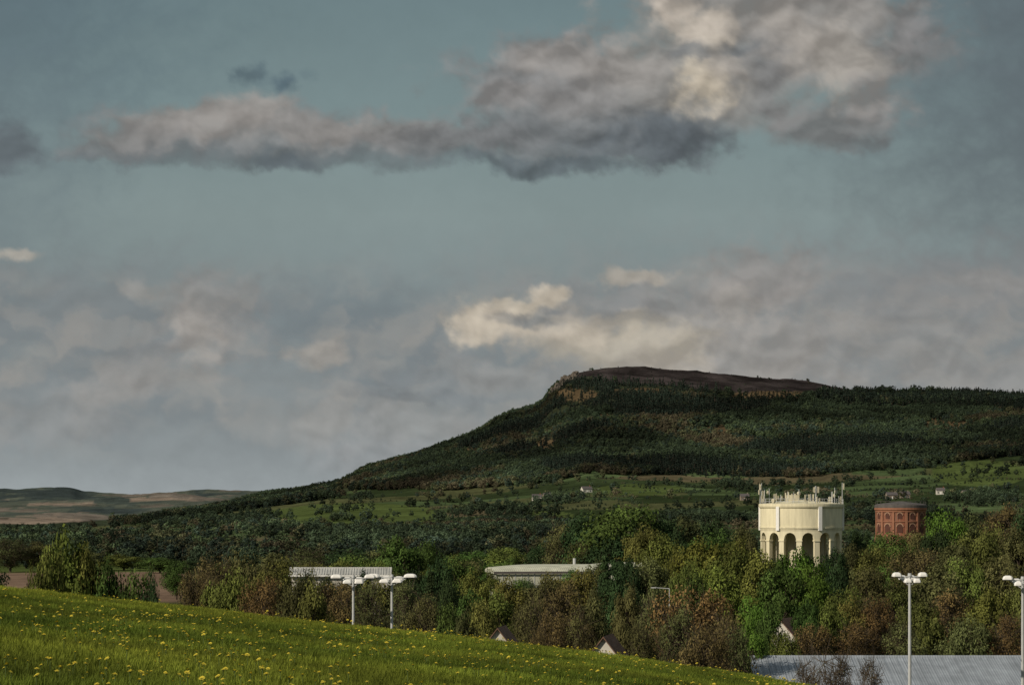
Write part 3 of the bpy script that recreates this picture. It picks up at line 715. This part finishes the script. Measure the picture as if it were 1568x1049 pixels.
# ------------------------------------------------------------------ meadow
gmI, nt, b = newmat('grass_blade')
a_ = N(nt, 'ShaderNodeAttribute', attribute_type='INSTANCER', attribute_name='tint'); nt.links.new(a_.outputs['Color'], b.inputs['Base Color'])
tr = N(nt, 'ShaderNodeBsdfTranslucent'); nt.links.new(a_.outputs['Color'], tr.inputs['Color']); mx = N(nt, 'ShaderNodeMixShader'); mx.inputs[0].default_value = .35
nt.links.new(b.outputs[0], mx.inputs[1]); nt.links.new(tr.outputs[0], mx.inputs[2]); nt.links.new(mx.outputs[0], nt.nodes['Material Output'].inputs['Surface'])
tufts = []
for k in range(4):
    rp = random.Random(k); v = []; f = []
    for i in range(26):
        a = rp.uniform(0, 6.28); r0 = rp.uniform(0, .11); bx_, by_ = r0*math.cos(a), r0*math.sin(a); h = rp.uniform(.06, .16); l = rp.uniform(.02, .09); t = rp.uniform(0, 6.28); w = .006
        dx, dy = l*math.cos(t), l*math.sin(t); px_, py_ = -math.sin(t)*w, math.cos(t)*w; o = len(v)
        v += [(bx_-px_, by_-py_, -.02), (bx_+px_, by_+py_, -.02), (bx_+dx*.4+px_*.8, by_+dy*.4+py_*.8, h*.6), (bx_+dx*.4-px_*.8, by_+dy*.4-py_*.8, h*.6), (bx_+dx, by_+dy, h)]
        f += [(o, o+1, o+2, o+3), (o+3, o+2, o+4)]
    me = bpy.data.meshes.new('grass_tuft'); me.from_pydata(v, [], f); me.materials.append(gmI); tufts.append(src(me))
pts = []; sc = []; ti = []
for _ in range(52000):
    y = math.sqrt(random.uniform(28**2, 108**2)); px = random.uniform(-120, 1350); x = bear(px, y)
    z = height(x, y)
    if HY-F*z/y > 1085: continue
    n = fbm(x, y, 3.5, 4); n2 = fbm(x+50, y, 16, 2)
    k = max(.4, 1+.75*n+.45*n2)*random.uniform(.75, 1.25)
    pts.append((x, y, z)); sc.append(random.uniform(.6, 1.15)*(1+.35*n)); ti.append((.142*k*(1+.2*n2), .176*k, .022*k))
scatter('meadow_grass', pts, sc, ti, tufts); print('grass', len(pts))
YEL = plain('dandelion_petals', (.74, .60, .07), .7, 30, .1); STEM = plain('dandelion_stem', (.10, .14, .04))
fl = []
for k in range(3):
    mb = MB(); rp = random.Random(k); h = .15+.03*k; tilt = .35*(k-.6)
    mb.tube((0, 0, -.02), (0.01, 0, h), .004, .004, 4, 1)
    for ring_, (rr_, zz) in enumerate(((.030, .0), (.020, .008), (.010, .013))):
        for i in range(12):
            a = 2*math.pi*(i+.5*ring_)/12; d = .16
            q = [(0.003*math.cos(a), .003*math.sin(a), h+zz*.6), (rr_*math.cos(a-d), rr_*math.sin(a-d), h+zz+.006), (rr_*1.1*math.cos(a), rr_*1.1*math.sin(a), h+zz+.007), (rr_*math.cos(a+d), rr_*math.sin(a+d), h+zz+.006)]
            q = [(x+.01, y*math.cos(tilt)-(z-h)*math.sin(tilt)*1, h+(z-h)+y*math.sin(tilt)*-1) for x, y, z in q]
            mb.add(q, [(0, 1, 2, 3)], 0)
    mb.lathe([(.004, h-.015), (.012, h-.008), (.014, h+.002)], 8, 1, .01)
    fl.append(src(mb.mesh('dandelion', [YEL, STEM])))
pts = []; sc = []
while len(pts) < 2000:
    y = math.sqrt(random.uniform(29**2, 96**2)); px = random.uniform(-100, 1250); x = bear(px, y)
    if random.random() > .35+1.0*fbm(x, y, 4, 3)+.0: continue
    z = height(x, y)
    if HY-F*z/y > 1080: continue
    pts.append((x, y, z)); sc.append(random.uniform(.6, 1.3))
scatter('dandelion_flowers', pts, sc, [(1, 1, 1)]*len(pts), fl)

# ------------------------------------------------------------------ sky
S = 0.08
sd = Vector((-0.76, -0.62, 0)).normalized(); el = math.radians(32)
sdir = Vector((sd.x*math.cos(el), sd.y*math.cos(el), math.sin(el)))
w = bpy.data.worlds.new('World'); scene.world = w; w.use_nodes = True; nt = w.node_tree
bg = nt.nodes['Background']; bg.inputs['Strength'].default_value = S
sky = N(nt, 'ShaderNodeTexSky', sky_type='NISHITA'); sky.sun_disc = False; sky.sun_elevation = el; sky.sun_rotation = math.atan2(sd.x, sd.y)
sky.air_density = 1; sky.dust_density = 1.5; sky.ozone_density = 2
def lin1(c): return np.array([((v/255)/12.92 if v/255 <= .04045 else ((v/255+.055)/1.055)**2.4) for v in c])
overc = tuple(lin1((124, 132, 132))/S)
nt.links.new(mixc(nt, 0.90, sky.outputs[0], overc), bg.inputs['Color'])

# sky dome sector with the cloud bank, 34 km away
rs = np.random.default_rng(21); TG = rs.uniform(0, 2*np.pi, (256, 256)); GX, GY = np.cos(TG), np.sin(TG)
def gn(x, y):
    xi = np.floor(x).astype(int); yi = np.floor(y).astype(int); fx = x-xi; fy = y-yi
    u = fx**3*(fx*(fx*6-15)+10); v = fy**3*(fy*(fy*6-15)+10)
    def g(ix, iy, dx, dy): return GX[ix & 255, iy & 255]*dx+GY[ix & 255, iy & 255]*dy
    a = g(xi, yi, fx, fy); b_ = g(xi+1, yi, fx-1, fy); c = g(xi, yi+1, fx, fy-1); d = g(xi+1, yi+1, fx-1, fy-1)
    return (a*(1-u)+b_*u)*(1-v)+(c*(1-u)+d*u)*v*1.0
def fb(x, y, o, ox=0, gain=.5, billow=False):
    s = 0; amp = 1; f = 1; ca, sa = math.cos(.6), math.sin(.6)
    for i in range(o):
        n = gn(x*f+ox+17.3*i, y*f+ox*.7+9.1*i)
        s = s+amp*((np.sqrt(n*n+.006)*2-.5) if billow else n*1.4); amp *= gain; f *= 2.03
        x, y = x*ca-y*sa, x*sa+y*ca
    return s
US = np.concatenate([np.arange(-1400, -80, 40), np.arange(-80, 1650, 2.4), np.arange(1650, 3000, 40)])
VS = np.concatenate([np.arange(-1100, -40, 40), np.arange(-40, 780, 2.4), np.arange(780, 840, 15)])
UU, VV = np.meshgrid(US, VS)
X = UU/100; Y = VV/100
wa = fb(X*.9, Y*.9, 4, 3, .45); wb = fb(X*.9, Y*.9, 4, 40, .45)
bl = fb(X*1.0+.1*wa, Y*1.25+.1*wb, 6, 11, .55, True)+.35*fb(X*3.2, Y*3.8, 4, 130, .55, True)
sf = fb(X*2.4, Y*2.8, 5, 70, .6); sg = fb(X*2.4, Y*2.8, 5, 210, .6)
WX = X+.28*wa+.12*sf; WY = Y+.16*wb+.07*sg
def hfield(x, y): return -fb(x*.9+.1*wa, y*1.2+.1*wb, 5, 11, .46, True)*1.0+fb(x*.55, y*.8, 3, 25, .4)*.6
rel = np.clip(hfield(X, Y)-hfield(X-.08, Y-.14), -.42, .42)
stops = [(-1100, (88, 108, 118)), (0, (110, 129, 133)), (160, (120, 138, 140)), (330, (131, 145, 145)), (480, (127, 138, 140)), (640, (138, 147, 149)), (760, (155, 162, 164))]
sp_ = [s[0] for s in stops]; lc = np.array([lin1(s[1]) for s in stops])
COL = np.stack([np.interp(VV, sp_, lc[:, i]) for i in range(3)], -1)
COL *= (1+.04*fb(X*.25, Y*.7, 4, 33))[..., None]
def sstep(v, a, b_): t = np.clip((v-a)/(b_-a), 0, 1); return t*t*(3-2*t)
def cloud(cx, cy, rx, ry, c, a=1.0, soft=.75, rl=.45, bw=.36, flat=0):
    global COL
    dy = (WY-cy/100)*100/ry
    if flat: dy = np.where(dy > 0, dy*flat, dy)
    l = np.sqrt(((WX-cx/100)*100/rx)**2+dy**2) + bl*bw*(np.where((WY-cy/100) > 0, .4, 1) if flat else 1)
    lo = 1-soft*.7; hi = 1+soft*.5
    t = np.clip((hi-l)/(hi-lo), 0, 1); t = t*t*(3-2*t)*a
    cc = lin1(c)[None, None, :]*(1+rl*rel)[..., None]
    COL = COL*(1-t[..., None])+cc*t[..., None]
L_ = (146, 142, 138); M_ = (128, 128, 128); K_ = (100, 107, 110); B_ = (186, 176, 160)
cloud(1660, 100, 300, 330, (90, 98, 104), .75, 1.4, .1); cloud(-90, 0, 320, 200, (90, 107, 115), .7, 1.4, .1); cloud(-60, 300, 180, 200, (108, 121, 126), .5, 1.4, .1)  # dark edge veils: corner vignetting painted into the sky colour
cloud(300, 600, 520, 130, (130, 136, 138), .65, 1.3, .12); cloud(1250, 540, 560, 130, (138, 139, 138), .7, 1.3, .15); cloud(100, 480, 260, 80, (122, 127, 129), .65, 1.2, .15)
cloud(560, 500, 150, 60, (110, 121, 126), .6, 1.3, .1); cloud(1480, 440, 200, 60, (129, 129, 130), .6, 1.2, .15)
# soft hazy heaps above the hills: lit crowns and grey undersides, mostly lost in the haze
for (ox, v0, v1, v2, v3, sc_, amp) in ((5, 370, 520, 600, 740, .36, .42), (57, 380, 480, 560, 700, .62, .26)):
    hb = -fb(WX*sc_, WY*sc_*1.6, 4, ox, .44, True)+.45*fb(X*.3, Y*.5, 2, ox+9)
    hb_up = -fb(WX*sc_-.02, (WY-.28)*sc_*1.6, 4, ox, .44, True)+.45*fb(X*.3, (Y-.28)*.5, 2, ox+9)
    m_ = sstep(VV, v0, v1)*(1-sstep(VV, v2, v3))
    body = sstep(hb, -.10, .50)*m_*amp
    lit = sstep(hb-hb_up, -.22, .34)
    ccol = lin1((114, 122, 127))[None, None]*(1-lit[..., None])+lin1((160, 155, 148))[None, None]*lit[..., None]
    COL = COL*(1-body[..., None])+ccol*body[..., None]
for q in ((330,485,70,60,L_,.55),(480,543,36,20,(162,156,148),.7),(305,520,36,46,(157,152,146),.65),(220,560,60,40,(140,138,136),.4),(25,390,46,11,(172,167,157),.85),(90,640,100,36,(145,145,144),.4),(215,450,34,14,(152,149,144),.5),
          (600,650,140,32,(153,152,149),.5),(560,695,90,28,(150,152,153),.5),(650,602,120,9,(118,124,128),.5),(190,600,60,18,(149,147,144),.4),
          (1060,480,100,55,L_,.65),(1170,425,75,42,(142,138,135),.7),(1150,545,140,46,(153,149,144),.65),(1330,520,170,46,(142,140,137),.4),(1500,570,140,36,(148,146,143),.45),(1510,430,80,18,(140,138,135),.5),(1130,470,34,30,(160,155,148),.5),
          (880,465,110,32,(128,129,129),.55),(970,420,42,13,(170,163,152),.8),(935,532,120,36,(176,168,153),.8),(870,500,58,28,(166,158,147),.7),(760,497,68,32,(178,168,153),.9),(735,500,30,22,(190,180,164),.75),(828,460,40,16,B_,.95),(1010,560,70,20,(166,159,149),.6),(715,515,26,20,(190,180,164),.8),(790,474,36,12,(194,184,167),.8),(770,500,26,9,(138,135,130),.65),(822,500,42,12,(108,115,119),.7),(850,480,26,8,(118,122,125),.6),(900,520,50,14,(188,178,162),.6),
          (690,568,90,18,(130,134,136),.45),(800,575,80,18,(141,141,139),.4)):
    cloud(*q, .95, .45, .5)
for q in ((420,212,270,42,M_,.85),(385,176,62,28,L_,.9),(300,196,95,28,L_,.8),(220,220,60,20,(136,134,132),.7),(480,202,70,24,(140,137,134),.75),(590,203,90,24,(138,135,132),.75),(650,222,100,28,M_,.8),(170,236,80,16,M_,.7),(105,246,50,8,(112,118,121),.5)):
    cloud(*q, .8, .5, .40, 1.5)
for q in ((330,240,190,14,K_,.7),(560,243,160,14,K_,.65),(430,248,60,9,(90,99,106),.5),
          (425,132,26,17,(86,103,112),.9),(368,118,18,12,(94,111,118),.85),(465,114,16,10,(104,122,127),.6),(5,232,42,34,(96,103,108),.8)):
    cloud(*q, 1.15, .3, .5)
for q in ((840,120,140,62,(130,129,129),.8),(950,165,210,80,M_,.9),(1090,115,155,110,(136,134,130),.9),(1270,70,155,88,(136,133,130),.88),(1270,190,95,50,(122,120,119),.75),(1180,15,200,45,(138,135,131),.85)):
    cloud(*q, .75, .6, .42, 1.4)
for q in ((800,85,50,22,(142,139,136),.7),(870,95,60,28,(146,142,138),.7),(960,110,60,28,(148,144,140),.65),(760,150,60,22,(138,135,133),.65),(900,150,80,24,(134,132,130),.5),
          (900,214,220,38,(108,112,114),.85),(1020,220,105,30,(92,99,104),.88),(830,252,130,12,(90,99,104),.75),(760,212,80,18,(120,121,122),.6),
          (1320,222,36,14,(108,106,107),.5),(1290,100,60,54,(160,154,146),.75),(1225,60,46,38,(158,152,145),.7),(1390,50,46,46,(119,119,120),.6),(1340,150,40,30,(138,134,131),.6),
          (1078,36,60,22,(186,176,163),.85),(1035,10,32,16,(182,172,160),.85),(1112,56,30,14,(182,173,160),.75),(1072,132,38,40,(192,181,163),.95),(1105,98,36,34,(152,146,139),.7),(1180,110,30,50,(120,121,122),.6),(1142,68,36,12,(96,102,106),.65),(1050,80,36,10,(112,115,117),.65)):
    cloud(*q, .95, .6, .45)
dirs = np.stack([(UU-CX)/F, np.ones_like(UU), (HY-VV)/F], -1); dirs /= np.linalg.norm(dirs, axis=-1)[..., None]
vv = (dirs*34000).reshape(-1, 3); nx = len(US); ny = len(VS)
idx = np.arange(nx*ny).reshape(ny, nx); fc = np.stack([idx[:-1, :-1], idx[1:, :-1], idx[1:, 1:], idx[:-1, 1:]], -1).reshape(-1, 4)
me = bpy.data.meshes.new('sky'); me.vertices.add(len(vv)); me.vertices.foreach_set('co', vv.astype(np.float32).ravel())
me.loops.add(fc.size); me.loops.foreach_set('vertex_index', fc.astype(np.int32).ravel()); me.polygons.add(len(fc)); me.polygons.foreach_set('loop_start', np.arange(0, fc.size, 4, dtype=np.int32))
me.update(calc_edges=True)
ca = me.color_attributes.new('skycol', 'FLOAT_COLOR', 'POINT'); c4 = np.ones((len(vv), 4), np.float32); c4[:, :3] = COL.reshape(-1, 3); ca.data.foreach_set('color', c4.ravel())
so = bpy.data.objects.new('sky', me); scene.collection.objects.link(so)
m = bpy.data.materials.new('sky_clouds'); m.use_nodes = True; nt = m.node_tree; nt.nodes.clear()
at_ = N(nt, 'ShaderNodeAttribute', attribute_name='skycol'); em = N(nt, 'ShaderNodeEmission'); ou = N(nt, 'ShaderNodeOutputMaterial')
gg = N(nt, 'ShaderNodeNewGeometry'); nz = noisetex(nt, gg.outputs['Position'], .004, 4, .55)
sv = N(nt, 'ShaderNodeVectorMath', operation='SCALE'); nt.links.new(at_.outputs['Color'], sv.inputs[0]); nt.links.new(maprange(nt, nz.outputs['Fac'], .3, .7, .985, 1.015), sv.inputs['Scale'])
nt.links.new(sv.outputs[0], em.inputs[0]); nt.links.new(em.outputs[0], ou.inputs[0])
me.materials.append(m)
try: m.cycles.emission_sampling = 'NONE'
except Exception as ex: print(ex)

sl = bpy.data.lights.new('sun', 'SUN'); sl.energy = 3.8; sl.angle = math.radians(.5); sl.color = (1, .89, .73)
so = bpy.data.objects.new('sun', sl); so.rotation_euler = sdir.to_track_quat('Z', 'Y').to_euler(); scene.collection.objects.link(so)

cam = bpy.data.cameras.new('camera'); co = bpy.data.objects.new('camera', cam); scene.collection.objects.link(co)
co.location = (0, 0, 0); co.rotation_euler = (math.radians(90), 0, 0)
cam.sensor_width = 36; cam.lens = 36*F/1568; cam.shift_y = (HY-524.5)/1568
cam.clip_start = .5; cam.clip_end = 60000
scene.camera = co
